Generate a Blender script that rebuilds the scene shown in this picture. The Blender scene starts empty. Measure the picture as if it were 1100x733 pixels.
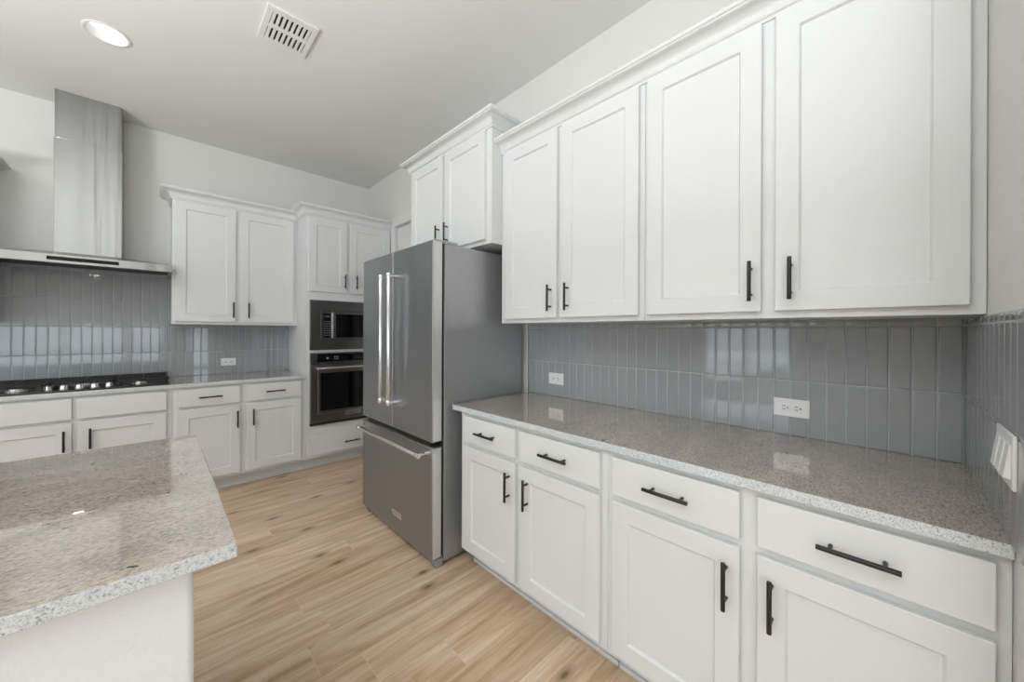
import bpy, bmesh, math, random
from mathutils import Vector, Matrix

random.seed(7)
S = bpy.context.scene
COL = S.collection

# ------------------------------------------------------------------ camera
F_PX, YAW, CY, ROLL, EYE = 393.1, 44.12, 356.3, 0.238, 1.331
cam_data = bpy.data.cameras.new('camera')
cam = bpy.data.objects.new('camera', cam_data)
COL.objects.link(cam)
cam_data.sensor_fit = 'HORIZONTAL'
cam_data.sensor_width = 36.0
cam_data.lens = F_PX / 1100.0 * 36.0
cam_data.shift_y = -(366.5 - CY) / 1100.0
cam_data.clip_start = 0.02
cam_data.clip_end = 200
cam.matrix_world = (Matrix.Translation((0, 0, EYE)) @ Matrix.Rotation(math.radians(-YAW), 4, 'Z')
                    @ Matrix.Rotation(math.radians(90), 4, 'X') @ Matrix.Rotation(math.radians(ROLL), 4, 'Z'))
S.camera = cam

# ------------------------------------------------------------------ exposure, world, daylight
S.view_settings.view_transform = 'Standard'
S.view_settings.look = 'None'
S.view_settings.exposure = 0.25
S.view_settings.gamma = 1.0
S.view_settings.use_curve_mapping = False

W = bpy.data.worlds.new('world')
S.world = W
W.use_nodes = True
bg = W.node_tree.nodes['Background']
bg.inputs['Color'].default_value = (0.80, 0.90, 1.0, 1)
bg.inputs['Strength'].default_value = 1.5

ROOM_X0, ROOM_X1 = -5.6, 1.856
ROOM_Y0, ROOM_Y1 = -4.6, 4.457
CEIL = 3.071

def area_light(name, loc, rot, sx, sy, watts, color):
    d = bpy.data.lights.new(name, 'AREA')
    d.shape = 'RECTANGLE'
    d.size, d.size_y = sx, sy
    d.energy = watts
    d.color = color
    o = bpy.data.objects.new(name, d)
    o.location = loc
    o.rotation_euler = rot
    COL.objects.link(o)
    return o

# windows of the living area: (axis wall, centre along wall, width, z0, z1)
WIN_X = [(2.2, 1.7, 0.40, 2.45), (-2.0, 1.8, 0.10, 2.45), (-3.7, 1.2, 0.10, 2.45)]                                                      # in the wall X = ROOM_X0; last two added to light the base fronts
WIN_Y = [(-3.75, 2.1, 0.12, 1.50), (-1.60, 2.1, 0.12, 1.50), (-0.19, 0.66, 0.12, 1.50), (0.85, 0.40, 0.3, 2.3)]     # in the wall Y = ROOM_Y0
DAY = (0.86, 0.94, 1.0)
RAD_WIN = 2.0                     # brightness of a window
# unseen fill lamps, added to brighten the room by bounce off the ceiling
for fx, fy, p in ((-0.75, -0.45, 52.0), (-2.0, 1.5, 92.0)):
    area_light('fill_uplight', (fx, fy, 1.75), (math.pi, 0, 0), 0.7, 0.7, p, (0.93, 0.975, 1.0))
for c, w, z0, z1 in WIN_X:
    area_light('daylight_and_fill', (ROOM_X0 - 0.10, c, (z0 + z1) / 2), (0, -math.pi / 2, 0), z1 - z0, w, RAD_WIN * (1.3 if c < 0 else 1.0) * math.pi * w * (z1 - z0), DAY)  # the added openings at negative Y serve as key light and shine stronger
for c, w, z0, z1 in WIN_Y:
    area_light('daylight_and_fill', (c, ROOM_Y0 - 0.10, (z0 + z1) / 2), (math.pi / 2, 0, 0), w, z1 - z0, RAD_WIN * math.pi * w * (z1 - z0), DAY)

# ------------------------------------------------------------------ helpers
def tag(o, label=None, cat=None, group=None, kind=None):
    if label: o['label'] = label
    if cat: o['category'] = cat
    if group: o['group'] = group
    if kind: o['kind'] = kind
    return o

def thing(name, label, cat, loc, group=None):
    o = bpy.data.objects.new(name, None)
    o.empty_display_size = 0.1
    o.location = loc
    COL.objects.link(o)
    return tag(o, label, cat, group)

def world_loc(o):
    v = Vector((0, 0, 0))
    while o:
        v += o.location
        o = o.parent
    return v

def smooth_by_angle(me, ang=35):
    flat = [p.material_index == 1 for p in me.polygons]     # faces marked 1 are true planes and stay flat
    for p in me.polygons:
        p.material_index = 0
        p.use_smooth = True
    me.set_sharp_from_angle(angle=math.radians(ang))
    for p, f in zip(me.polygons, flat):
        if f: p.use_smooth = False

def mark_planes(b):
    b.normal_update()
    for f in b.faces:
        if max(abs(c) for c in f.normal) > 0.9999: f.material_index = 1

class MB:
    """collects shapes given in world coordinates and links them as ONE mesh object"""
    def __init__(self):
        self.bm = bmesh.new()

    def _merge(self, b):
        me = bpy.data.meshes.new('tmp')
        b.to_mesh(me); b.free()
        self.bm.from_mesh(me)
        bpy.data.meshes.remove(me)

    def box(self, x0, x1, y0, y1, z0, z1, bev=0.0, seg=2):
        b = bmesh.new()
        bmesh.ops.create_cube(b, size=1.0)
        for v in b.verts:
            v.co = Vector(((x0 + x1) / 2 + v.co.x * abs(x1 - x0), (y0 + y1) / 2 + v.co.y * abs(y1 - y0),
                           (z0 + z1) / 2 + v.co.z * abs(z1 - z0)))
        if bev > 0:
            bmesh.ops.bevel(b, geom=list(b.edges), offset=bev, segments=seg, profile=0.5, affect='EDGES')
        mark_planes(b)
        self._merge(b)
        return self

    def cyl(self, p0, p1, r0, r1=None, seg=20, bev=0.0):
        r1 = r0 if r1 is None else r1
        p0, p1 = Vector(p0), Vector(p1)
        d = p1 - p0
        b = bmesh.new()
        bmesh.ops.create_cone(b, cap_ends=True, cap_tris=False, segments=seg, radius1=r0, radius2=r1, depth=d.length)
        if bev > 0:
            es = [e for e in b.edges if any(len(f.verts) > 4 for f in e.link_faces)]
            bmesh.ops.bevel(b, geom=es, offset=bev, segments=2, profile=0.5, affect='EDGES')
        q = Vector((0, 0, 1)).rotation_difference(d.normalized())
        bmesh.ops.transform(b, matrix=Matrix.Translation((p0 + p1) / 2) @ q.to_matrix().to_4x4(), verts=b.verts)
        self._merge(b)
        return self

    def lathe(self, c, prof, axis='Z', seg=32, closed=False):
        """prof: list of (radius, height) around a vertical axis through c"""
        b = self.bm
        rings = []
        for r, h in prof:
            ring = []
            for k in range(seg):
                a = 2 * math.pi * k / seg
                if axis == 'Z':
                    ring.append(b.verts.new((c[0] + r * math.cos(a), c[1] + r * math.sin(a), c[2] + h)))
                elif axis == 'Y':
                    ring.append(b.verts.new((c[0] + r * math.cos(a), c[1] + h, c[2] + r * math.sin(a))))
                else:
                    ring.append(b.verts.new((c[0] + h, c[1] + r * math.cos(a), c[2] + r * math.sin(a))))
            rings.append(ring)
        for a, d in zip(rings[:-1], rings[1:]):
            for k in range(seg):
                b.faces.new((a[k], a[(k + 1) % seg], d[(k + 1) % seg], d[k]))
        if closed:
            for k in range(seg):
                b.faces.new((rings[-1][k], rings[-1][(k + 1) % seg], rings[0][(k + 1) % seg], rings[0][k]))
            return self
        for ring in (rings[0], rings[-1]):
            if ring is rings[0] and prof[0][0] < 1e-5: continue
            b.faces.new(ring)
        return self

    def poly(self, pts):
        vs = [self.bm.verts.new(p) for p in pts]
        self.bm.faces.new(vs)
        return self

    def hexa(self, lo, hi):
        """solid between two quads (four points each)"""
        b = self.bm
        a = [b.verts.new(p) for p in lo]
        c = [b.verts.new(p) for p in hi]
        b.faces.new(a); b.faces.new(c)
        for k in range(4):
            b.faces.new((a[k], a[(k + 1) % 4], c[(k + 1) % 4], c[k]))
        return self

    def sweep(self, path, prof, before=None, after=None):
        """closed profile (outward, z) swept along a plan polyline; outward is to the right of travel"""
        P = [Vector((p[0], p[1])) for p in path]
        Q = ([Vector(before)] if before else []) + P + ([Vector(after)] if after else [])
        off = 1 if before else 0
        rings = []
        b = self.bm
        for i in range(len(P)):
            j = i + off
            ns = []
            if j > 0:
                t = (Q[j] - Q[j - 1]).normalized(); ns.append(Vector((t.y, -t.x)))
            if j < len(Q) - 1:
                t = (Q[j + 1] - Q[j]).normalized(); ns.append(Vector((t.y, -t.x)))
            if len(ns) == 1:
                m = ns[0]
            else:
                m = (ns[0] + ns[1]); m = m / (m.dot(ns[0]))
            rings.append([b.verts.new((P[i].x + m.x * d, P[i].y + m.y * d, z)) for d, z in prof])
        n = len(prof)
        for a, c in zip(rings[:-1], rings[1:]):
            for k in range(n):
                b.faces.new((a[k], a[(k + 1) % n], c[(k + 1) % n], c[k]))
        b.faces.new(rings[0]); b.faces.new(rings[-1])
        return self

    def build(self, name, m, parent=None, loc=None, smooth=True, ang=35):
        bmesh.ops.recalc_face_normals(self.bm, faces=self.bm.faces)
        me = bpy.data.meshes.new(name)
        self.bm.to_mesh(me); self.bm.free()
        o = bpy.data.objects.new(name, me)
        base = Vector(loc) if loc is not None else Vector((0, 0, 0))
        if parent is not None:
            wl = world_loc(parent)
            if loc is None: base = wl.copy()
            o.parent = parent
            o.location = base - wl
        else:
            o.location = base
        me.transform(Matrix.Translation(-base))
        if smooth: smooth_by_angle(me, ang)
        else:
            for p in me.polygons: p.material_index = 0
        me.materials.append(m)
        COL.objects.link(o)
        return o

def struct(name, mb, m, smooth=False):
    o = mb.build(name, m, smooth=smooth)
    return tag(o, kind='structure')

# ------------------------------------------------------------------ materials
def srgb(r, g, b):
    f = lambda c: (c / 255 / 12.92) if c / 255 <= 0.04045 else ((c / 255 + 0.055) / 1.055) ** 2.4
    return (f(r), f(g), f(b), 1)

class NT:
    def __init__(self, name):
        self.m = bpy.data.materials.new(name)
        self.m.use_nodes = True
        self.t = self.m.node_tree
        self.b = self.t.nodes['Principled BSDF']
    def n(self, typ, **kw):
        nd = self.t.nodes.new(typ)
        for k, v in kw.items():
            if k.startswith('i_'):
                key = k[2:]
                key = int(key) if key.isdigit() else key.replace('_', ' ')
                nd.inputs[key].default_value = v
            else:
                setattr(nd, k, v)
        return nd
    def l(self, a, b):
        self.t.links.new(a, b)
    def math(self, op, a, b=None, c=None, clamp=False):
        nd = self.n('ShaderNodeMath', operation=op)
        nd.use_clamp = clamp
        for i, v in enumerate((a, b, c)):
            if v is None: continue
            if isinstance(v, (int, float)): nd.inputs[i].default_value = v
            else: self.l(v, nd.inputs[i])
        return nd.outputs[0]
    def mix(self, fac, a, b, typ='MIX'):
        nd = self.n('ShaderNodeMix', data_type='RGBA', blend_type=typ)
        for i, v in ((0, fac), (6, a), (7, b)):
            if isinstance(v, (int, float)): nd.inputs[i].default_value = v
            elif isinstance(v, tuple): nd.inputs[i].default_value = v
            else: self.l(v, nd.inputs[i])
        return nd.outputs[2]
    def ramp(self, fac, stops, interp='LINEAR'):
        nd = self.n('ShaderNodeValToRGB')
        nd.color_ramp.interpolation = interp
        els = nd.color_ramp.elements
        while len(els) < len(stops): els.new(0.5)
        for e, (p, c) in zip(els, stops):
            e.position = p
            e.color = c if isinstance(c, tuple) else (c, c, c, 1)
        self.l(fac, nd.inputs[0])
        return nd.outputs[0]
    def bump(self, h, strength, dist):
        nd = self.n('ShaderNodeBump')
        nd.inputs['Strength'].default_value = strength
        nd.inputs['Distance'].default_value = dist
        self.l(h, nd.inputs['Height'])
        self.l(nd.outputs[0], self.b.inputs['Normal'])
    def obj(self):
        return self.n('ShaderNodeTexCoord').outputs['Object']
    def pos(self):
        return self.n('ShaderNodeNewGeometry').outputs['Position']
    def mapping(self, v, scale):
        nd = self.n('ShaderNodeMapping')
        nd.inputs['Scale'].default_value = scale
        self.l(v, nd.inputs['Vector'])
        return nd.outputs[0]
    def noise(self, v, scale, detail=3, rough=0.5, dist=0.0):
        nd = self.n('ShaderNodeTexNoise')
        nd.inputs['Scale'].default_value = scale
        nd.inputs['Detail'].default_value = detail
        nd.inputs['Roughness'].default_value = rough
        nd.inputs['Distortion'].default_value = dist
        self.l(v, nd.inputs['Vector'])
        return nd.outputs['Fac']

def painted(name, col, rough=0.4, bump_scale=None, bump_h=0.0004, spec=0.5, var=0.015):
    k = NT(name)
    p = k.pos()
    nz = k.noise(p, 3.0, 2)
    c = k.mix(nz, tuple(v * (1 - var) for v in col[:3]) + (1,), tuple(min(1, v * (1 + var)) for v in col[:3]) + (1,))
    k.l(c, k.b.inputs['Base Color'])
    k.b.inputs['Roughness'].default_value = rough
    k.b.inputs['Specular IOR Level'].default_value = spec
    if bump_scale:
        h = k.noise(p, bump_scale, 4, 0.55)
        k.bump(h, 0.6, bump_h)
    return k.m

def metal(name, col, rough, brush=None, bump=0.0, var=0.06, metallic=1.0, aniso=0.0, tangent=(0, 0, 1), warp=None):
    """brush: scale vector of the streak noise (small along the grain)"""
    k = NT(name)
    p = k.pos()
    k.b.inputs['Metallic'].default_value = metallic
    if aniso:
        k.b.inputs['Anisotropic'].default_value = aniso
        tv = k.n('ShaderNodeCombineXYZ')
        for i in range(3): tv.inputs[i].default_value = tangent[i]
        k.l(tv.outputs[0], k.b.inputs['Tangent'])
    if brush:
        nz = k.noise(k.mapping(p, brush), 1.0, 3, 0.6)
        c = k.mix(nz, tuple(v * (1 - var) for v in col[:3]) + (1,), tuple(min(1, v * (1 + var)) for v in col[:3]) + (1,))
        k.l(c, k.b.inputs['Base Color'])
        k.l(k.math('MULTIPLY_ADD', nz, 0.08, rough - 0.04), k.b.inputs['Roughness'])
        if warp:                      # faint waviness of the sheet metal
            k.bump(k.noise(k.mapping(p, warp[0]), 1.0, 2, 0.4), 1.0, warp[1])
    else:
        nz = k.noise(p, 40, 2)
        c = k.mix(nz, tuple(v * 0.97 for v in col[:3]) + (1,), tuple(min(1, v * 1.03) for v in col[:3]) + (1,))
        k.l(c, k.b.inputs['Base Color'])
        k.b.inputs['Roughness'].default_value = rough
    return k.m

def emissive(name, col, strength):
    k = NT(name)
    k.b.inputs['Base Color'].default_value = (0.8, 0.8, 0.8, 1)
    k.b.inputs['Emission Color'].default_value = col
    k.b.inputs['Emission Strength'].default_value = strength
    return k.m

M = {}
M['cabinet'] = painted('cabinet_paint', srgb(221, 222, 222), 0.38)
M['wall'] = painted('wall_paint', srgb(222, 221, 217), 0.75, 220, 0.0006, 0.3)
M['ceiling'] = painted('ceiling_paint', srgb(228, 228, 226), 0.85, 160, 0.0007, 0.2)
M['island_wall'] = painted('island_wall_paint', srgb(232, 233, 234), 0.6, 110, 0.0035, 0.3)
M['trim'] = painted('trim_paint', srgb(224, 224, 222), 0.4)
M['plastic'] = painted('white_plastic', srgb(232, 232, 230), 0.25)
M['vent'] = painted('vent_enamel', srgb(226, 226, 224), 0.4)
M['dark'] = painted('dark_slot', srgb(18, 18, 18), 0.6)
M['black'] = painted('black_pull_metal', srgb(26, 25, 25), 0.38)
M['iron'] = painted('cast_iron', srgb(30, 29, 28), 0.55, 300, 0.0003)
M['glass_black'] = painted('black_glass', srgb(9, 9, 10), 0.06, spec=0.6)
M['glass_window'] = painted('dark_oven_window', srgb(6, 6, 6), 0.04, spec=0.5)
M['gasket'] = painted('dark_gasket', srgb(22, 22, 23), 0.6)
M['button'] = painted('grey_button_print', srgb(150, 150, 150), 0.4)
M['steel'] = metal('brushed_stainless_steel', srgb(166, 168, 170), 0.36, (90, 90, 1.5), var=0.02, aniso=0.95, warp=((5, 5, 1.5), 0.006))
M['steel_h'] = metal('brushed_stainless_steel_horizontal', srgb(132, 133, 134), 0.34, (1.5, 60, 260), var=0.03, aniso=0.9)
M['steel_edge'] = metal('pale_steel_door_edge', srgb(214, 214, 214), 0.38, (160, 160, 2.0), var=0.02, metallic=0.6)
M['steel_bright'] = metal('polished_steel', srgb(226, 226, 226), 0.2)
M['steel_hood'] = metal('hood_stainless_steel', srgb(158, 158, 157), 0.22, (160, 160, 1.2), var=0.02, aniso=1.0, warp=((14, 14, 0.5), 0.0035))
M['steel_side'] = metal('grey_fridge_side_enamel', srgb(166, 167, 168), 0.28, None, metallic=0.55)
M['cooktop'] = metal('cooktop_black_stainless', srgb(70, 69, 67), 0.22, (2.0, 160, 160))
M['filter'] = metal('hood_filter_mesh', srgb(96, 96, 96), 0.55)
M['grout'] = painted('tile_grout', srgb(176, 178, 180), 0.8)
M['lamp'] = emissive('lamp_lens', (1.0, 0.98, 0.95, 1), 1.6)
M['hood_lamp'] = emissive('hood_lamp_lens', (1.0, 0.9, 0.75, 1), 9.0)
M['blind'] = painted('blind_slat', srgb(235, 235, 232), 0.5)

def make_tile():
    k = NT('glossy_grey_tile')
    p = k.pos()
    nz = k.noise(p, 6, 2)
    c = k.mix(nz, srgb(145, 148, 151), srgb(156, 158, 160))
    k.l(c, k.b.inputs['Base Color'])
    k.b.inputs['Roughness'].default_value = 0.06
    k.b.inputs['IOR'].default_value = 1.6
    h = k.noise(p, 9, 1, 0.3)
    k.bump(h, 0.05, 0.003)
    return k.m
M['tile'] = make_tile()

def make_granite():
    k = NT('speckled_granite')
    p = k.pos()
    st = k.mapping(p, (0.5, 1.0, 1.0))
    fine = k.noise(st, 240, 3, 0.7)
    mid = k.noise(st, 105, 4, 0.6)
    big = k.noise(k.mapping(p, (0.30, 1.0, 1.0)), 7.0, 5, 0.6, 0.8)
    base = k.mix(k.ramp(big, [(0.3, 0.0), (0.7, 1.0)]), srgb(159, 147, 136), srgb(192, 179, 166))
    c = k.mix(k.ramp(fine, [(0.36, 0.75), (0.50, 0.0)]), base, srgb(108, 100, 94))
    c = k.mix(k.ramp(fine, [(0.55, 0.0), (0.68, 0.7)]), c, srgb(206, 198, 190))
    c = k.mix(k.ramp(mid, [(0.32, 0.55), (0.42, 0.0)]), c, srgb(90, 83, 79))
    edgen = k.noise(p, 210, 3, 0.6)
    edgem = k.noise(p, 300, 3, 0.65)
    v = k.n('ShaderNodeTexVoronoi')
    v.inputs['Scale'].default_value = 42
    v.inputs['Randomness'].default_value = 1.0
    warp = k.n('ShaderNodeVectorMath', operation='MULTIPLY_ADD')
    nc = k.n('ShaderNodeTexNoise'); nc.inputs['Scale'].default_value = 40
    k.l(p, nc.inputs['Vector'])
    k.l(nc.outputs['Color'], warp.inputs[0]); warp.inputs[1].default_value = (0.03, 0.03, 0.03); k.l(k.mapping(p, (0.45, 1.0, 1.0)), warp.inputs[2])
    k.l(warp.outputs[0], v.inputs['Vector'])
    cell = k.n('ShaderNodeSeparateColor'); k.l(v.outputs['Color'], cell.inputs[0])
    pick = k.math('GREATER_THAN', cell.outputs[0], 0.965)
    near = k.math('LESS_THAN', v.outputs['Distance'], 0.23)
    c = k.mix(k.math('MULTIPLY', pick, near), c, srgb(62, 52, 48))
    # cool daylight on the upright edges, put into the colour as a paler mix
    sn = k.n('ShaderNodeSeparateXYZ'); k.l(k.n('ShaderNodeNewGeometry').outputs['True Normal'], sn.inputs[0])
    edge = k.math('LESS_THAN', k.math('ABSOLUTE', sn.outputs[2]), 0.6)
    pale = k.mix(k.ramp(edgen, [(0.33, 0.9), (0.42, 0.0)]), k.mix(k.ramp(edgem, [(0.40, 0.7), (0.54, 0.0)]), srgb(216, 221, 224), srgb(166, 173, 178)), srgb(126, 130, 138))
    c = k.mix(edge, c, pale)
    k.l(c, k.b.inputs['Base Color'])
    k.b.inputs['Roughness'].default_value = 0.10
    k.b.inputs['IOR'].default_value = 1.55
    k.b.inputs['Coat Weight'].default_value = 1.0
    k.b.inputs['Coat Roughness'].default_value = 0.012
    k.b.inputs['Coat IOR'].default_value = 1.62
    return k.m
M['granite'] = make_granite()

PLANK_W, PLANK_L = 0.18, 1.22
def make_floor():
    k = NT('wood_plank_floor')
    p = k.pos()
    sp = k.n('ShaderNodeSeparateXYZ'); k.l(p, sp.inputs[0])
    x, y = sp.outputs[0], sp.outputs[1]
    yr = k.math('DIVIDE', k.math('SUBTRACT', y, 1.697 - PLANK_W * 40), PLANK_W)
    row = k.math('FLOOR', yr)
    fy = k.math('FRACT', yr)
    wn = k.n('ShaderNodeTexWhiteNoise', noise_dimensions='1D'); k.l(row, wn.inputs['W'])
    xr = k.math('ADD', k.math('DIVIDE', k.math('ADD', x, 20.0), PLANK_L), k.math('MULTIPLY', wn.outputs['Value'], 1.0))
    idx = k.math('FLOOR', xr)
    fx = k.math('FRACT', xr)
    cv = k.n('ShaderNodeCombineXYZ'); k.l(row, cv.inputs[0]); k.l(idx, cv.inputs[1])
    w2 = k.n('ShaderNodeTexWhiteNoise', noise_dimensions='2D'); k.l(cv.outputs[0], w2.inputs['Vector'])
    rc = k.n('ShaderNodeSeparateColor'); k.l(w2.outputs['Color'], rc.inputs[0])
    # shifted coordinates for each plank
    sh = k.n('ShaderNodeVectorMath', operation='MULTIPLY_ADD')
    k.l(w2.outputs['Color'], sh.inputs[0]); sh.inputs[1].default_value = (37.0, 23.0, 11.0); k.l(p, sh.inputs[2])
    q = sh.outputs[0]
    grain = k.noise(k.mapping(q, (1.6, 30.0, 1.0)), 1.0, 5, 0.6, 0.5)
    fine = k.noise(k.mapping(q, (6.0, 190.0, 1.0)), 1.0, 3, 0.6)
    broad = k.noise(k.mapping(q, (1.1, 9.0, 1.0)), 1.0, 4, 0.6, 1.6)
    col = k.ramp(broad, [(0.28, srgb(166, 136, 106)), (0.43, srgb(197, 171, 144)), (0.58, srgb(213, 192, 168)), (0.78, srgb(222, 205, 185))])
    col = k.mix(k.ramp(grain, [(0.30, 0.55), (0.50, 0.0)]), col, srgb(164, 130, 97))
    col = k.mix(k.math('MULTIPLY', k.ramp(fine, [(0.35, 0.30), (0.6, 0.0)]), 1.0), col, srgb(172, 140, 108))
    tone = k.mix(rc.outputs[0], (1.02, 0.98, 0.94, 1), (1.22, 1.21, 1.20, 1))
    col = k.mix(1.0, col, tone, 'MULTIPLY')
    # knots
    v = k.n('ShaderNodeTexVoronoi', voronoi_dimensions='2D'); v.inputs['Scale'].default_value = 1.0
    k.l(k.mapping(q, (3.2, 8.0, 1.0)), v.inputs['Vector'])
    kc = k.n('ShaderNodeSeparateColor'); k.l(v.outputs['Color'], kc.inputs[0])
    pick = k.math('GREATER_THAN', kc.outputs[0], 0.86)
    knot = k.math('MULTIPLY', k.ramp(v.outputs['Distance'], [(0.04, 0.9), (0.10, 0.45), (0.24, 0.0)]), pick)
    col = k.mix(knot, col, srgb(112, 80, 55))
    # joints
    ey = k.math('MINIMUM', fy, k.math('SUBTRACT', 1.0, fy))
    ex = k.math('MINIMUM', fx, k.math('SUBTRACT', 1.0, fx))
    jy = k.ramp(k.math('MULTIPLY', ey, PLANK_W), [(0.0, 1.0), (0.0016, 0.0)])
    jx = k.ramp(k.math('MULTIPLY', ex, PLANK_L), [(0.0, 1.0), (0.0016, 0.0)])
    j = k.math('MAXIMUM', jy, jx)
    col = k.mix(k.math('MULTIPLY', jy, 0.30), col, srgb(150, 118, 88))
    col = k.mix(k.math('MULTIPLY', jx, 0.35), col, srgb(228, 208, 182))
    k.l(col, k.b.inputs['Base Color'])
    k.l(k.math('MULTIPLY_ADD', grain, 0.12, 0.30), k.b.inputs['Roughness'])
    hgt = k.math('SUBTRACT', k.math('MULTIPLY', fine, 0.25), j)
    k.bump(hgt, 0.25, 0.0008)
    return k.m
M['floor'] = make_floor()

# ------------------------------------------------------------------ room shell
T = 0.12
struct('floor', MB().box(ROOM_X0 - T, ROOM_X1 + T, ROOM_Y0 - T, ROOM_Y1 + T, -0.1, 0.0), M['floor'])
# ceiling with the round openings left to the lamps' own trims (lamps sit just under it)
CANS = [(-0.217, 3.205)]
def ceiling_mesh():
    mb = MB()
    xs = [ROOM_X0 - T, -1.0, ROOM_X1 + T]
    b = bmesh.new()
    rect = [b.verts.new(p) for p in ((ROOM_X0 - T, ROOM_Y0 - T, CEIL), (ROOM_X1 + T, ROOM_Y0 - T, CEIL), (ROOM_X1 + T, ROOM_Y1 + T, CEIL), (ROOM_X0 - T, ROOM_Y1 + T, CEIL))]
    es = [b.edges.new((rect[i], rect[(i + 1) % 4])) for i in range(4)]
    for cx, cy in CANS:
        ring = [b.verts.new((cx + 0.086 * math.cos(2 * math.pi * k / 32), cy + 0.086 * math.sin(2 * math.pi * k / 32), CEIL)) for k in range(32)]
        es += [b.edges.new((ring[i], ring[(i + 1) % 32])) for i in range(32)]
    bmesh.ops.triangle_fill(b, edges=es, use_beauty=True)
    mb._merge(b)
    mb.box(ROOM_X0 - T, ROOM_X1 + T, ROOM_Y0 - T, ROOM_Y1 + T, CEIL + 0.08, CEIL + 0.18)
    return mb
struct('ceiling', ceiling_mesh(), M['ceiling'])
struct('wall_back', MB().box(ROOM_X0 - T, ROOM_X1 + T, ROOM_Y1, ROOM_Y1 + T, 0, CEIL), M['wall'])

# right wall with the pantry door opening
DO0, DO1, DOZ = 2.94, 3.725, 2.455
rw = MB()
rw.box(ROOM_X1, ROOM_X1 + T, ROOM_Y0 - T, DO0, 0, CEIL)
rw.box(ROOM_X1, ROOM_X1 + T, DO1, ROOM_Y1, 0, CEIL)
rw.box(ROOM_X1, ROOM_X1 + T, DO0, DO1, DOZ, CEIL)
struct('wall_right', rw, M['wall'])
NEAR_Y = -0.175
struct('wall_near', MB().box(0.98, ROOM_X1, NEAR_Y - T, NEAR_Y, 0, CEIL, 0.004), M['wall'])

def wall_with_windows(name, axis, at, lo, hi, wins):
    mb = MB()
    def slab(a0, a1, z0, z1):
        if a1 - a0 < 1e-4 or z1 - z0 < 1e-4: return
        if axis == 'X': mb.box(at - T, at, a0, a1, z0, z1)
        else: mb.box(a0, a1, at - T, at, z0, z1)
    cur = lo
    for c, w, z0, z1 in sorted(wins):
        slab(cur, c - w / 2, 0, CEIL)
        slab(c - w / 2, c + w / 2, 0, z0)
        slab(c - w / 2, c + w / 2, z1, CEIL)
        cur = c + w / 2
    slab(cur, hi, 0, CEIL)
    return struct(name, mb, M['wall'])
wall_with_windows('wall_left', 'X', ROOM_X0, ROOM_Y0, ROOM_Y1, WIN_X)
wall_with_windows('wall_behind', 'Y', ROOM_Y0, ROOM_X0, ROOM_X1, WIN_Y)

wn = 0
for axis, at, wins in (('X', ROOM_X0, WIN_X), ('Y', ROOM_Y0, WIN_Y)):
    for c, w, z0, z1 in wins:
        wn += 1
        fr = MB()
        def bar(a0, a1, za, zb, d0=-0.09, d1=-0.03):
            if axis == 'X': fr.box(at + d0, at + d1, a0, a1, za, zb)
            else: fr.box(a0, a1, at + d0, at + d1, za, zb)
        t = 0.05
        bar(c - w / 2, c + w / 2, z0, z0 + t); bar(c - w / 2, c + w / 2, z1 - t, z1)
        bar(c - w / 2, c - w / 2 + t, z0, z1); bar(c + w / 2 - t, c + w / 2, z0, z1)
        if w > 1: bar(c - t / 2, c + t / 2, z0, z1)
        bar(c - w / 2, c + w / 2, (z0 + z1) / 2 - t / 2, (z0 + z1) / 2 + t / 2)
        struct('window_%d' % wn, fr, M['trim'])  # second and third frame the openings added for light

# slatted blind let down over most of the first window
bl = MB()
c, w, z0, z1 = WIN_X[0]
z = z1 - 0.06
while z > 0.95:
    bl.hexa([(ROOM_X0 + 0.012, c - w / 2 - 0.02, z), (ROOM_X0 + 0.012, c + w / 2 + 0.02, z), (ROOM_X0 + 0.050, c + w / 2 + 0.02, z - 0.020), (ROOM_X0 + 0.050, c - w / 2 - 0.02, z - 0.020)],
            [(ROOM_X0 + 0.012, c - w / 2 - 0.02, z + 0.003), (ROOM_X0 + 0.012, c + w / 2 + 0.02, z + 0.003), (ROOM_X0 + 0.050, c + w / 2 + 0.02, z - 0.017), (ROOM_X0 + 0.050, c - w / 2 - 0.02, z - 0.017)])
    z -= 0.055
bl.box(ROOM_X0 + 0.008, ROOM_X0 + 0.056, c - w / 2 - 0.03, c + w / 2 + 0.03, z1 - 0.04, z1 + 0.03, 0.003)
bl = bl.build('window_blind', M['blind'])
tag(bl, 'white slatted blind on the far living room window', 'blind')

# pantry door in the right wall beyond the refrigerator
dr = MB()
dx = ROOM_X1 + 0.02
dr.box(dx, dx + 0.035, DO0 + 0.003, DO1 - 0.003, 0.005, DOZ - 0.003)
for za, zb in ((0.25, 1.0), (1.15, DOZ - 0.15)):
    dr.box(dx - 0.004, dx, DO0 + 0.10, DO1 - 0.10, za, zb, 0.002)
door = struct('door_1', dr, M['trim'])
kn = MB().lathe((dx, DO1 - 0.07, 0.95), [(0.001, -0.062), (0.022, -0.058), (0.027, -0.045), (0.02, -0.032), (0.009, -0.026), (0.009, -0.006), (0.025, -0.004), (0.025, 0.0)], 'X')
kn.build('door_handle', M['black'], door)
cas = MB()
CW = 0.095
cx0 = ROOM_X1 - 0.018
cas.box(cx0, ROOM_X1 - 0.0005, DO1, DO1 + CW, 0, DOZ, 0.003)
cas.box(cx0, ROOM_X1 - 0.0005, DO0 - CW, DO0, 0, DOZ, 0.003)
cas.box(cx0 - 0.004, ROOM_X1 - 0.0005, DO0 - CW - 0.005, DO1 + CW + 0.003, DOZ, DOZ + CW + 0.008, 0.003)
struct('trim_1', cas, M['trim'])

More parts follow.
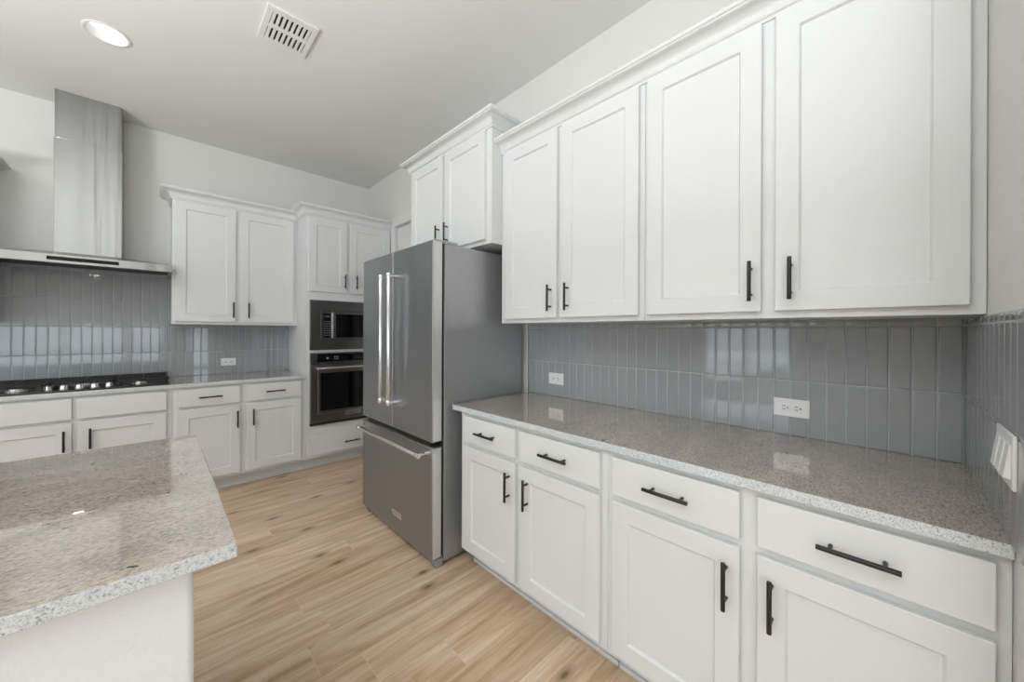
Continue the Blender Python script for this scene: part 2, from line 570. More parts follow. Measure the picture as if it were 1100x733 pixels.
# ------------------------------------------------------------------ cabinet building
class Frame:
    """local frame of a cabinet run: u along the run, d out into the room from the wall face plane, z up"""
    def __init__(self, kind, plane):
        self.k, self.p = kind, plane
    def pt(self, u, d, z):
        return (self.p - d, u, z) if self.k == 'R' else (u, self.p - d, z)
    def box(self, mb, u0, u1, d0, d1, z0, z1, bev=0.0, seg=2):
        a, b = self.pt(u0, d0, z0), self.pt(u1, d1, z1)
        return mb.box(min(a[0], b[0]), max(a[0], b[0]), min(a[1], b[1]), max(a[1], b[1]), z0, z1, bev, seg)

def pull(fr, u, d, z, length, horiz, parent):
    """black bar pull with two posts; d is the face it is fixed to"""
    mb = MB()
    h = length / 2
    r = 0.0062
    so = 0.032
    e = 0.65 * h
    if horiz:
        mb.cyl(fr.pt(u - h, d + so, z), fr.pt(u + h, d + so, z), r, seg=16, bev=0.0012)
        for s in (-e, e): mb.cyl(fr.pt(u + s, d + 0.0003, z), fr.pt(u + s, d + so, z), 0.0048, seg=12)
    else:
        mb.cyl(fr.pt(u, d + so, z - h), fr.pt(u, d + so, z + h), r, seg=16, bev=0.0012)
        for s in (-e, e): mb.cyl(fr.pt(u, d + 0.0003, z + s), fr.pt(u, d + so, z + s), 0.0048, seg=12)
    return mb.build('pull', M['black'], parent, loc=fr.pt(u, d, z))

def door_front(fr, name, u0, u1, z0, z1, parent, d0, th=0.02, rail=0.064, shaker=True):
    b = bmesh.new()
    a, c = fr.pt(u0, d0, z0), fr.pt(u1, d0 + th, z1)
    lo = Vector((min(a[0], c[0]), min(a[1], c[1]), z0)); hi = Vector((max(a[0], c[0]), max(a[1], c[1]), z1))
    bmesh.ops.create_cube(b, size=1.0)
    for v in b.verts:
        v.co = Vector([(lo[i] + hi[i]) / 2 + v.co[i] * (hi[i] - lo[i]) for i in range(3)])
    out = Vector(fr.pt(0, 1, 0)) - Vector(fr.pt(0, 0, 0))
    b.normal_update()
    f = max(b.faces, key=lambda q: q.normal.dot(out))
    outer = list(f.edges)
    if shaker:
        bmesh.ops.inset_region(b, faces=[f], thickness=rail, depth=0.0, use_even_offset=True)
        bmesh.ops.inset_region(b, faces=[f], thickness=0.004, depth=0.0, use_even_offset=True)
        for v in f.verts: v.co -= out * 0.0055
        bmesh.ops.inset_region(b, faces=[f], thickness=0.0015, depth=0.0, use_even_offset=True)
        for v in f.verts: v.co -= out * 0.0035
    es = [e for e in outer if e.is_valid]
    bmesh.ops.bevel(b, geom=es, offset=0.0025, segments=2, profile=0.5, affect='EDGES')
    mark_planes(b)
    mb = MB(); mb._merge(b)
    return mb.build(name, M['cabinet'], parent, loc=fr.pt((u0 + u1) / 2, d0, z0), ang=25)

def crown_profile(z0, z1, out):
    """stepped cove crown: fillet, bead, cove, bead, top fillet"""
    h = z1 - z0
    pts = [(0.0, z0), (0.007, z0), (0.008, z0 + 0.010), (0.013, z0 + 0.012), (0.015, z0 + 0.016), (0.013, z0 + 0.020)]
    n = 7
    for i in range(n + 1):
        a = i / n * math.pi / 2
        pts.append((0.015 + (out - 0.031) * (1 - math.cos(a)), z0 + 0.022 + (h - 0.046) * math.sin(a)))
    pts += [(out - 0.013, z1 - 0.023), (out - 0.009, z1 - 0.020), (out - 0.009, z1 - 0.016), (out - 0.003, z1 - 0.014),
            (out, z1 - 0.010), (out, z1 - 0.001), (out - 0.001, z1), (0.0, z1)]
    return pts

def wall_panel_box(fr, mb, u0, u1, dep, z0, z1, bev=0.001):
    fr.box(mb, u0, u1, -dep, 0.0, z0, z1, bev)

GAP = 0.0008
def base_cabinet(fr, u0, u1, dep, label, doors, drawers, end_toe=0.0, group=None):
    """doors: (u0,u1,hinge pull u); drawers: (u0,u1,has pull)"""
    root = thing('base_cabinet', label, 'cabinet', fr.pt((u0 + u1) / 2, -dep / 2, 0), group)
    mb = MB(); fr.box(mb, u0, u1, -dep, 0.0, 0.112, 0.8835, 0.001)
    mb.build('carcass', M['cabinet'], root)
    mb = MB(); fr.box(mb, u0 + 0.002, u1 - 0.002, -dep, -0.092, 0.0, 0.112)
    fr.box(mb, u0 + 0.002, u1 - 0.002, -0.0915, -0.083, 0.0, 0.018, 0.002)
    mb.build('toe_kick', M['cabinet'], root)
    for a, b, pu in drawers:
        o = door_front(fr, 'drawer', a, b, 0.727, 0.866, root, GAP, shaker=False)
        if pu: pull(fr, (a + b) / 2, GAP + 0.02, 0.797, 0.148, True, o)
    for a, b, pu in doors:
        o = door_front(fr, 'door', a, b, 0.138, 0.704, root, GAP)
        pull(fr, pu, GAP + 0.02, 0.590, 0.140, False, o)
    return root

def upper_cabinet(fr, name, u0, u1, dep, z0, z1, label, doors, dz0, dz1, pz, crown, cprof, before=None, after=None, group=None):
    root = thing(name, label, 'cabinet', fr.pt((u0 + u1) / 2, -dep / 2, z0), group)
    mb = MB(); fr.box(mb, u0, u1, -dep, 0.0, z0, z1, 0.001)
    mb.build('carcass', M['cabinet'], root)
    for a, b, pu in doors:
        o = door_front(fr, 'door', a, b, dz0, dz1, root, GAP)
        pull(fr, pu, GAP + 0.02, pz, 0.140, False, o)
    MB().sweep(crown, cprof, before, after).build('crown_molding', M['cabinet'], root, ang=50)
    return root

# --- right run
RB = Frame('R', 1.236)      # base face
RU = Frame('R', 1.531)      # upper face
DEPB, DEPU = ROOM_X1 - 1.236 - 0.001, ROOM_X1 - 1.531 - 0.001
MIDY, ENDY = 0.745, NEAR_Y + 0.001
base_cabinet(RB, MIDY, 1.676, DEPB, 'white base cabinet with two drawers, standing beside the steel refrigerator',
             [(1.232, 1.630, 1.268), (0.770, 1.198, 1.148)], [(1.232, 1.630, True), (0.770, 1.198, True)])
base_cabinet(RB, ENDY, MIDY - 0.0006, DEPB, 'white base cabinet in the right corner, below the double outlet in the grey tile',
             [(0.302, 0.718, 0.335), (-0.152, 0.258, 0.223)], [(0.302, 0.718, True), (-0.152, 0.258, True)])
cp = crown_profile(2.418, 2.500, 0.071)
upper_cabinet(RU, 'upper_cabinet', MIDY + 0.001, 1.670, DEPU, 1.381, 2.47,
              'white wall cabinet next to the cabinet over the refrigerator, above the countertop',
              [(1.224, 1.624, 1.261), (0.768, 1.194, 1.147)], 1.405, 2.412, 1.510,
              [(1.531, 1.671), (1.531, MIDY + 0.0006)], cp)
upper_cabinet(RU, 'upper_cabinet', ENDY, MIDY - 0.0006, DEPU, 1.381, 2.47,
              'largest looking white wall cabinet, at the right edge against the side wall',
              [(0.313, 0.728, 0.341), (-0.146, 0.273, 0.228)], 1.405, 2.412, 1.510,
              [(1.531, MIDY), (1.531, ENDY)], cp)
# --- cabinet over the refrigerator
FX = 1.447
RF = Frame('R', FX)
upper_cabinet(RF, 'upper_cabinet', 1.6725, 2.650, ROOM_X1 - FX - 0.001, 1.868, 2.62,
              'short deep white cabinet mounted over the steel refrigerator',
              [(1.720, 2.150, 2.108), (2.175, 2.605, 2.214)], 1.893, 2.560, 2.00,
              [(ROOM_X1 - 0.001, 2.650), (FX, 2.650), (FX, 1.6725), (ROOM_X1 - 0.001, 1.6725)], crown_profile(2.566, 2.652, 0.068))
# --- back run
BB = Frame('B', 3.83)
BU = Frame('B', 4.132)
DEPBB, DEPBU = ROOM_Y1 - 3.83 - 0.001, ROOM_Y1 - 4.132 - 0.001
base_cabinet(BB, -0.842, 0.0845, DEPBB, 'white base cabinet under the gas cooktop, with blank drawer fronts',
             [(-0.385, 0.052, -0.325), (-0.815, -0.409, -0.440)], [(-0.385, 0.052, False), (-0.815, -0.409, False)])
base_cabinet(BB, -1.764, -0.8426, DEPBB, 'white base cabinet left of the cooktop cabinet, past the left edge of the photo',
             [(-1.734, -1.322, -1.343), (-1.284, -0.872, -1.263)], [(-1.734, -1.322, True), (-1.284, -0.872, True)])
base_cabinet(BB, 0.0855, 1.0062, DEPBB, 'white base cabinet between the cooktop and the tall oven cabinet',
             [(0.116, 0.507, 0.486), (0.549, 0.966, 0.596)], [(0.116, 0.507, True), (0.549, 0.966, True)])
cpl = crown_profile(2.420, 2.510, 0.075)
upper_cabinet(BU, 'upper_cabinet', 0.086, 1.0062, DEPBU, 1.381, 2.47,
              'white wall cabinet between the range hood and the tall oven cabinet',
              [(0.108, 0.510, 0.491), (0.539, 0.972, 0.604)], 1.405, 2.412, 1.513,
              [(0.086, ROOM_Y1 - 0.001), (0.086, 4.132), (1.0062, 4.132)], cpl)
upper_cabinet(BU, 'upper_cabinet', -1.764, -0.842, DEPBU, 1.381, 2.47,
              'white wall cabinet left of the range hood, only its crown tip showing',
              [(-1.742, -1.34, -1.359), (-1.311, -0.862, -1.246)], 1.405, 2.412, 1.513,
              [(-1.764, 4.132), (-0.842, 4.132), (-0.842, ROOM_Y1 - 0.001)], cpl)

# --- tall oven cabinet
TX0, TX1 = 1.007, ROOM_X1 - 0.001
TY = 3.83
BT = Frame('B', TY)
tall = thing('tall_oven_cabinet', 'tall white cabinet in the far corner holding the microwave and the wall oven', 'cabinet', ((TX0 + TX1) / 2, 4.14, 0))
AX0, AX1 = 1.050, 1.812        # opening of the appliances
mb = MB()
back = ROOM_Y1 - 0.001
mb.box(TX0, AX0, TY, back, 0.112, 2.47)
mb.box(AX1, TX1, TY, back, 0.112, 2.47)
mb.box(AX0, AX1, TY, back, 0.112, 0.436)
mb.box(AX0, AX1, TY, back, 1.108, 1.158)
mb.box(AX0, AX1, TY, back, 1.612, 2.47)
mb.box(AX0, AX1, back - 0.02, back, 0.436, 1.612)
mb.build('carcass', M['cabinet'], tall)
MB().box(TX0 + 0.002, TX1, TY + 0.092, back, 0, 0.112).build('toe_kick', M['cabinet'], tall)
for a, b, pu in ((1.026, 1.374, 1.349), (1.404, 1.826, 1.464)):
    o = door_front(BT, 'door', a, b, 1.706, 2.412, tall, GAP)
    pull(BT, pu, GAP + 0.02, 1.822, 0.140, False, o)
o = door_front(BT, 'drawer', 1.030, 1.826, 0.142, 0.318, tall, GAP, shaker=False)
pull(BT, 1.424, GAP + 0.02, 0.222, 0.148, True, o)
MB().sweep([(TX0, 4.072), (TX0, TY), (TX1, TY)], crown_profile(2.428, 2.522, 0.073), before=None).build('crown_molding', M['cabinet'], tall, ang=50)

# ------------------------------------------------------------------ countertops
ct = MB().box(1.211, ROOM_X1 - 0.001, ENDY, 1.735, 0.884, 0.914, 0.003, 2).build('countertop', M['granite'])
tag(ct, 'long polished granite countertop along the right wall beside the refrigerator', 'countertop')
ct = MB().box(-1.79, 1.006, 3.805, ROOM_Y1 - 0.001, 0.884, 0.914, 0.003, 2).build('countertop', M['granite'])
tag(ct, 'granite countertop along the far wall with the gas cooktop on it', 'countertop')
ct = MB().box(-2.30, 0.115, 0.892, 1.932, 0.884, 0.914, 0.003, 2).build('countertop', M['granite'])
tag(ct, 'big beige granite island top in the left foreground', 'countertop')
ib = MB().box(-2.22, 0.053, 0.93, 1.87, 0.0, 0.8835, 0.012, 3).build('island_base', M['island_wall'])
tag(ib, 'white textured island base under the granite island top', 'kitchen island')

# ------------------------------------------------------------------ tile backsplashes
TW, TH = 0.0556, 0.220
JZ = [0.9131, 1.136, 1.356, 1.576, 1.796, 2.016]
def tiles(frame_pt, u_edges, zr, u_lo, u_hi, mb, grout, th=0.008, lim=None):
    """rows of slim upright tiles with eased edges, each a touch out of plane"""
    g = 0.0013
    for i in range(len(u_edges) - 1):
        a, b = u_edges[i], u_edges[i + 1]
        a, b = max(a, u_lo), min(b, u_hi)
        if b - a < 0.006: continue
        top = lim(a, b) if lim else zr
        for z0, z1 in zip(JZ[:-1], JZ[1:]):
            z1 = min(z1, top)
            if z1 - z0 < 0.006: continue
            ua, ub, za, zb = a + g, b - g, z0 + g, z1 - g
            tu, tz = random.gauss(0, 0.0018), random.gauss(0, 0.0007)
            e1, e2 = 0.0016, 0.0045
            rings = []
            for ins, d in ((0, 0.001), (0, th - 0.0022), (e1, th - 0.0006), (e2, th)):
                ring = []
                for u, z in ((ua + ins, za + ins), (ub - ins, za + ins), (ub - ins, zb - ins), (ua + ins, zb - ins)):
                    dd = d if d < 0.002 else d + tu * (u - (ua + ub) / 2) + tz * (z - (za + zb) / 2)
                    ring.append(mb.bm.verts.new(frame_pt(u, dd, z)))
                rings.append(ring)
            for r0, r1 in zip(rings[:-1], rings[1:]):
                for k in range(4):
                    mb.bm.faces.new((r0[k], r0[(k + 1) % 4], r1[(k + 1) % 4], r1[k]))
            mb.bm.faces.new(rings[-1]).material_index = 0

def flat_fronts(o, axis):
    for p in o.data.polygons:
        if p.area > 0.0009: p.use_smooth = False

def backsplash(label, pt, edges, u_lo, u_hi, zr, lim=None, grout_boxes=()):
    root = thing('tile_backsplash', label, 'backsplash', pt((u_lo + u_hi) / 2, 0, 0.9145))
    mb = MB()
    for (a, b, z0, z1) in grout_boxes:
        p, q = pt(a, 0.0004, z0), pt(b, 0.0062, z1)
        mb.box(min(p[0], q[0]), max(p[0], q[0]), min(p[1], q[1]), max(p[1], q[1]), z0, z1)
    mb.build('grout', M['grout'], root, smooth=False)
    mb = MB()
    tiles(pt, edges, zr, u_lo, u_hi, mb, None, lim=lim)
    flat_fronts(mb.build('tiles', M['tile'], root, ang=60), None)
    return root

edges = [-0.166 - TW * 2 + TW * k for k in range(40)]
backsplash('grey glossy tile backsplash behind the long right countertop', lambda u, d, z: (ROOM_X1 - d, u, z), edges, NEAR_Y + 0.009, 1.735, 1.3805,
           grout_boxes=[(NEAR_Y + 0.0095, 1.735, 0.9145, 1.3805)])
edges = sorted([-0.762 - TW * 20 + TW * k for k in range(54)] + [0.0845, -0.8405])
hoodlim = lambda a, b: 1.812 if (a > -0.8406 and b < 0.09) else 1.3805
backsplash('grey glossy tile backsplash on the far wall, rising behind the cooktop to the hood', lambda u, d, z: (u, ROOM_Y1 - d, z), edges, -1.764, 1.006, 1.3805, lim=hoodlim,
           grout_boxes=[(-1.764, 1.006, 0.9145, 1.3805), (-0.84, 0.084, 1.3805, 1.812)])
edges = [1.489 - TW * 8 + TW * k for k in range(20)]
backsplash('grey glossy tile backsplash on the near side wall around the light switch', lambda u, d, z: (u, NEAR_Y + d, z), edges, 1.05, ROOM_X1 - 0.009, 1.3765,
           grout_boxes=[(1.05, ROOM_X1 - 0.009, 0.9145, 1.3765)])
# slim metal edge where the right tile field stops beside the refrigerator
et = MB().box(ROOM_X1 - 0.011, ROOM_X1 - 0.0005, 1.7355, 1.742, 0.9145, 1.3805, 0.001).build('edge_strip', M['steel_bright'])
tag(et, 'slim bright edge strip ending the grey tile beside the refrigerator', 'edge strip')

# ------------------------------------------------------------------ outlets and switch
def outlet(pt, u, z, label):
    """horizontal duplex outlet"""
    root = thing('outlet', label, 'outlet', pt(u, 0.008, z))
    def bx(mb, u0, u1, d0, d1, z0, z1, bev=0.0):
        p, q = pt(u0, d0, z0), pt(u1, d1, z1)
        return mb.box(min(p[0], q[0]), max(p[0], q[0]), min(p[1], q[1]), max(p[1], q[1]), z0, z1, bev)
    bx(MB(), u - 0.0585, u + 0.0585, 0.0075, 0.0125, z - 0.036, z + 0.036, 0.0018).build('cover_plate', M['plastic'], root)
    m = 1 if pt(1, 0, 0)[0] > 0.5 and pt(0, 0, 0)[0] < 0.5 else -1     # left to right as seen from the room
    for s in (-1, 1):
        c = u + s * 0.0205
        r = bx(MB(), c - 0.0165, c + 0.0165, 0.0126, 0.0145, z - 0.0155, z + 0.0155, 0.0009).build('receptacle', M['plastic'], root, loc=pt(c, 0.0126, z))
        sl = MB()
        for dz in (-0.0065, 0.0065):
            bx(sl, *sorted((c - m * 0.0085, c + m * 0.0025)), 0.0146, 0.01485, z + dz - 0.0013, z + dz + 0.0013)
        p0, p1 = pt(c + m * 0.0095, 0.0146, z), pt(c + m * 0.0095, 0.01485, z)
        sl.cyl(p0, p1, 0.0029, seg=14)
        sl.build('slots', M['dark'], r)
    sc = MB().cyl(pt(u, 0.0126, z), pt(u, 0.0136, z), 0.003, seg=14)
    sc.build('screw', M['plastic'], root)
    return root
PR = lambda u, d, z: (ROOM_X1 - d, u, z)
PB = lambda u, d, z: (u, ROOM_Y1 - d, z)
outlet(PR, 1.493, 1.028, 'white outlet on the right tile wall, near the refrigerator')
outlet(PR, 0.276, 1.026, 'white outlet on the right tile wall, near the room corner')
outlet(PB, 0.495, 1.027, 'white outlet on the far tile wall, right of the cooktop')

SX, SZ = 1.228, 1.086
sw = thing('light_switch', 'white light switch plate with three rockers on the near side tile wall', 'light switch', (SX, NEAR_Y + 0.008, SZ))
MB().box(SX - 0.076, SX + 0.076, NEAR_Y + 0.0075, NEAR_Y + 0.0135, SZ - 0.052, SZ + 0.052, 0.002).build('cover_plate', M['plastic'], sw)
for c in (SX - 0.046, SX, SX + 0.046):
    rk = MB()
    y0 = NEAR_Y + 0.0137
    z0, z1 = SZ - 0.033, SZ + 0.033
    a, b = c - 0.0165, c + 0.0165
    rk.hexa([(a, y0, z0), (b, y0, z0), (b, y0, z1), (a, y0, z1)],
            [(a + 0.001, y0 + 0.0095, z0 + 0.002), (b - 0.001, y0 + 0.0095, z0 + 0.002), (b - 0.001, y0 + 0.0015, z1 - 0.001), (a + 0.001, y0 + 0.0015, z1 - 0.001)])
    rk.build('rocker', M['plastic'], sw, loc=(c, y0, SZ))

# ------------------------------------------------------------------ badge lettering
def lettering(text, height, mat, parent, origin, right, up):
    cu = bpy.data.curves.new('letters', 'FONT')
    cu.body = text
    cu.size = height
    cu.align_x = 'CENTER'; cu.align_y = 'CENTER'
    cu.extrude = 0.0002
    tmp = bpy.data.objects.new('letters_tmp', cu)
    COL.objects.link(tmp)
    dg = bpy.context.evaluated_depsgraph_get()
    me = bpy.data.meshes.new_from_object(tmp.evaluated_get(dg))
    bpy.data.objects.remove(tmp)
    r, u = Vector(right), Vector(up)
    n = r.cross(u)
    mt = Matrix((r, u, n)).transposed().to_4x4()
    me.transform(mt)
    o = bpy.data.objects.new('lettering', me)
    o.parent = parent
    o.location = Vector(origin) - world_loc(parent)
    me.materials.clear(); me.materials.append(mat)
    COL.objects.link(o)
    return o

# ------------------------------------------------------------------ refrigerator
FY0, FY1 = 1.757, 2.706
FSPLIT = 2.2365
FD0, FD1 = 1.093, 1.157          # door front and back
fr_ = thing('refrigerator', 'stainless steel french door refrigerator with bottom freezer drawer', 'refrigerator', (1.45, 2.23, 0))
bd = MB()
bd.box(1.171, 1.798, FY0 + 0.002, FY1 - 0.002, 0.022, 1.829, 0.004)
bd.build('body', M['steel_side'], fr_)
gk = MB()
gk.box(FD1, 1.1709, FY0 + 0.012, FY1 - 0.012, 0.06, 1.826)
gk.box(1.112, FD1, FY0 + 0.05, FY1 - 0.05, 0.668, 0.722)
gk.build('gasket', M['gasket'], fr_)
bs = MB()
bs.box(1.128, 1.1705, FY0 + 0.05, FY1 - 0.05, 0.012, 0.052, 0.003)
bs.build('base_grille', M['steel_side'], fr_)
for ya, yb in ((FY0 + 0.002, FY0 + 0.048), (FY1 - 0.048, FY1 - 0.002)):
    MB().box(1.120, 1.1705, ya, yb, 0.0, 0.050, 0.006).build('foot', M['steel_side'], fr_)
for ya, yb in ((FY0 + 0.001, FY0 + 0.075), (FY1 - 0.075, FY1 - 0.001)):
    MB().box(1.105, 1.262, ya + 0.002, yb, 1.8305, 1.846, 0.003).build('hinge_cover', M['steel_side'], fr_)

def bar_handle(p0, p1, r, post_dir, ends, parent, loc):
    """tubular handle with stout end caps and posts back to the door"""
    mb = MB()
    p0, p1 = Vector(p0), Vector(p1)
    ax = (p1 - p0).normalized()
    mb.cyl(p0, p1, r, seg=24, bev=0.002)
    for e, s in ((p0, 1), (p1, -1)):
        mb.cyl(e - ax * s * 0.004, e + ax * s * 0.030, r * 1.28, seg=24, bev=0.002)
        c = e + ax * s * 0.013
        mb.cyl(c, c + Vector(post_dir) * ends, r * 0.95, r * 1.15, seg=18)
    return mb.build('handle', M['steel_bright'], parent, loc=loc)

for (ya, yb, hy) in ((FY0, FSPLIT - 0.002, 2.180), (FSPLIT + 0.002, FY1, 2.293)):
    d = MB().box(FD0, FD1, ya, yb, 0.710, 1.840, 0.005, 3).build('door', M['steel'], fr_, loc=(FD1, (ya + yb) / 2, 0.705))
    if ya == FY0:
        MB().box(FD0 + 0.006, FD1 - 0.006, FY0 - 0.0008, FY0 - 0.0001, 0.716, 1.834).build('side_trim', M['steel_edge'], d, loc=(FD0 + 0.03, FY0, 0.716))
    bar_handle((FD0 - 0.055, hy, 0.868), (FD0 - 0.055, hy, 1.690), 0.0118, (1, 0, 0), 0.0545, d, (FD0, hy, 1.28))
fz = MB().box(FD0, FD1, FY0, FY1, 0.056, 0.680, 0.005, 3).build('freezer_drawer', M['steel'], fr_, loc=(FD1, 2.23, 0.056))
MB().box(FD0 + 0.006, FD1 - 0.006, FY0 - 0.0008, FY0 - 0.0001, 0.062, 0.674).build('side_trim', M['steel_edge'], fz, loc=(FD0 + 0.03, FY0, 0.062))
bar_handle((FD0 - 0.055, 1.806, 0.640), (FD0 - 0.055, 2.655, 0.640), 0.0118, (1, 0, 0), 0.0545, fz, (FD0, 2.23, 0.640))
bg_ = MB().box(FD0 - 0.0025, FD0 - 0.0003, 2.104, 2.232, 0.156, 0.190, 0.0008).build('badge', M['steel_bright'], fr_, loc=(FD0, 2.168, 0.172))
lettering('KitchenAid', 0.021, M['button'], fr_, (FD0 - 0.0029, 2.168, 0.173), (0, -1, 0), (0, 0, 1))

# ------------------------------------------------------------------ microwave
AF = TY - 0.001                    # cabinet face
mw = thing('microwave', 'built in stainless steel microwave above the wall oven', 'microwave', (1.431, AF, 1.146))
mb = MB()
MX0, MX1, MZ0, MZ1 = 1.036, 1.826, 1.146, 1.625
IX0, IX1, IZ0, IZ1 = 1.122, 1.740, 1.238, 1.530
y0, y1 = AF - 0.022, AF
mb.box(MX0, IX0, y0, y1, MZ0, MZ1, 0.002); mb.box(IX1, MX1, y0, y1, MZ0, MZ1, 0.002)
mb.box(IX0 - 0.003, IX1 + 0.003, y0, y1, MZ0, IZ0, 0.002); mb.box(IX0 - 0.003, IX1 + 0.003, y0, y1, IZ1, MZ1, 0.002)
mb.build('trim_kit', M['steel_h'], mw)
MB().box(IX0 + 0.001, IX1 - 0.001, AF - 0.004, AF + 0.40, IZ0 + 0.001, IZ1 - 0.001).build('body', M['gasket'], mw)
MB().box(IX0 + 0.006, 1.243, AF - 0.020, AF - 0.0045, IZ0 + 0.006, IZ1 - 0.006, 0.002).build('control_surround', M['steel_h'], mw)
cpn = MB().box(1.151, 1.224, AF - 0.0225, AF - 0.0203, 1.262, 1.500, 0.0008).build('control_panel', M['glass_black'], mw)
for r in range(7):
    for c in range(3):
        MB().box(1.160 + c * 0.021, 1.172 + c * 0.021, AF - 0.0231, AF - 0.0228, 1.285 + r * 0.022, 1.291 + r * 0.022).build('button', M['button'], cpn, loc=(1.166 + c * 0.021, AF - 0.0228, 1.288 + r * 0.022))
MB().box(1.165, 1.208, AF - 0.0231, AF - 0.0228, 1.468, 1.474).build('display', M['button'], cpn)
dm = MB()
WX0, WX1, WZ0, WZ1 = 1.268, 1.700, 1.263, 1.496
dm.box(1.245, WX0, AF - 0.024, AF - 0.0045, IZ0 + 0.006, IZ1 - 0.006, 0.002)
dm.box(WX1, IX1 - 0.006, AF - 0.024, AF - 0.0045, IZ0 + 0.006, IZ1 - 0.006, 0.002)
dm.box(WX0 - 0.002, WX1 + 0.002, AF - 0.024, AF - 0.0045, IZ0 + 0.006, WZ0, 0.002)
dm.box(WX0 - 0.002, WX1 + 0.002, AF - 0.024, AF - 0.0045, WZ1, IZ1 - 0.006, 0.002)
dmo = dm.build('door', M['steel_h'], mw)
MB().box(WX0, WX1, AF - 0.018, AF - 0.006, WZ0, WZ1).build('window', M['glass_window'], dmo)
MB().box(1.228, 1.240, AF - 0.034, AF - 0.0205, 1.262, 1.505, 0.003).build('handle', M['steel_bright'], mw)

# ------------------------------------------------------------------ wall oven
ov = thing('wall_oven', 'built in stainless steel wall oven below the microwave', 'oven', (1.431, AF, 0.423))
OX0, OX1 = 1.038, 1.824
MB().box(AX0 + 0.004, AX1 - 0.004, AF - 0.002, AF + 0.5, 0.440, 1.104).build('body', M['gasket'], ov)
pn = MB().box(OX0, OX1, AF - 0.026, AF - 0.0022, 1.012, 1.118, 0.002).build('control_fascia', M['steel_h'], ov)
gl = MB().box(1.098, 1.764, AF - 0.0285, AF - 0.0263, 1.028, 1.106, 0.0008).build('control_panel', M['glass_black'], ov)
for (bx_, bz_, s) in ((1.19, 1.066, 0.010), (1.258, 1.076, 0.006), (1.282, 1.076, 0.006), (1.258, 1.056, 0.006), (1.282, 1.056, 0.006)):
    MB().box(bx_ - s, bx_ + s, AF - 0.0291, AF - 0.0288, bz_ - s * 0.8, bz_ + s * 0.8).build('button', M['button'], gl, loc=(bx_, AF - 0.0288, bz_))
MB().box(1.44, 1.60, AF - 0.0291, AF - 0.0288, 1.048, 1.086).build('display', M['dark'], gl)
od = MB()
VX0, VX1, VZ0, VZ1 = 1.126, 1.736, 0.557, 0.922
oy0, oy1 = AF - 0.038, AF - 0.0022
od.box(OX0, VX0, oy0, oy1, 0.450, 1.006, 0.002); od.box(VX1, OX1, oy0, oy1, 0.450, 1.006, 0.002)
od.box(VX0 - 0.002, VX1 + 0.002, oy0, oy1, 0.450, VZ0, 0.002); od.box(VX0 - 0.002, VX1 + 0.002, oy0, oy1, VZ1, 1.006, 0.002)
odo = od.build('door', M['steel_h'], ov)
tr = MB()
for a, b, c, d in ((1.100, 1.106, 0.530, 0.948), (1.756, 1.762, 0.530, 0.948), (1.106, 1.756, 0.530, 0.536)):
    tr.box(a, b, oy0 - 0.0015, oy0 - 0.0002, c, d)
tr.build('trim_line', M['steel_bright'], odo)
MB().box(VX0, VX1, oy0 + 0.006, oy0 + 0.018, VZ0, VZ1).build('window', M['glass_window'], odo)
bar_handle((1.085, oy0 - 0.050, 0.972), (1.777, oy0 - 0.050, 0.972), 0.0115, (0, 1, 0), 0.0495, odo, (1.431, oy0, 0.972))
MB().box(1.352, 1.510, oy0 - 0.0022, oy0 - 0.0003, 0.491, 0.527, 0.0008).build('badge', M['steel_bright'], odo)
lettering('KitchenAid', 0.022, M['gasket'], odo, (1.435, oy0 - 0.0026, 0.5085), (1, 0, 0), (0, 0, 1))
MB().box(OX0 + 0.002, OX1 - 0.002, AF - 0.026, AF - 0.0022, 0.424, 0.4485, 0.001).build('vent_strip', M['gasket'], ov)

# ------------------------------------------------------------------ range hood
hd = thing('range_hood', 'stainless steel chimney range hood mounted over the cooktop', 'range hood', (-0.372, 4.2, 1.79))
HX0, HX1, HY0, HY1 = -0.829, 0.083, 3.955, ROOM_Y1 - 0.009
CX0, CX1, CY0 = -0.538, -0.200, 4.185
can = MB()
# lip ring
can.box(HX0, HX1, HY0, HY0 + 0.02, 1.788, 1.846, 0.0015)
can.box(HX0, HX0 + 0.02, HY0 + 0.02, HY1, 1.788, 1.846)
can.box(HX1 - 0.02, HX1, HY0 + 0.02, HY1, 1.788, 1.846)
can.hexa([(HX0, HY0, 1.8462), (HX1, HY0, 1.8462), (HX1, HY1, 1.8462), (HX0, HY1, 1.8462)],
         [(CX0 - 0.01, CY0 - 0.01, 1.892), (CX1 + 0.01, CY0 - 0.01, 1.892), (CX1 + 0.01, HY1, 1.892), (CX0 - 0.01, HY1, 1.892)])
can.build('canopy', M['steel_hood'], hd)
fl = MB().box(HX0 + 0.0205, HX1 - 0.0205, HY0 + 0.0205, HY1 - 0.001, 1.815, 1.823).build('underside', M['filter'], hd)
for k in range(2):
    a = HX0 + 0.06 + k * 0.40
    ft = MB()
    for j in range(22):
        ft.box(a + 0.008 + j * 0.0175, a + 0.0235 + j * 0.0175, HY0 + 0.12, HY1 - 0.08, 1.8085, 1.8148)
    ft.build('filter', M['filter'], hd)
for x in (-0.40,):
    MB().cyl((x, HY0 + 0.07, 1.8070), (x, HY0 + 0.07, 1.8148), 0.030, seg=24).build('lamp', M['hood_lamp'], hd)
MB().box(CX0, CX1, CY0, HY1, 1.8922, 2.72, 0.002).build('chimney', M['steel_hood'], hd)
MB().box(CX0 + 0.0035, CX1 - 0.0035, CY0 + 0.0035, HY1, 2.7202, CEIL - 0.001, 0.0015).build('chimney_extension', M['steel_hood'], hd)
MB().box(-0.537, -0.203, HY0 - 0.0035, HY0 - 0.0003, 1.806, 1.831, 0.001).build('control_strip', M['glass_black'], hd)
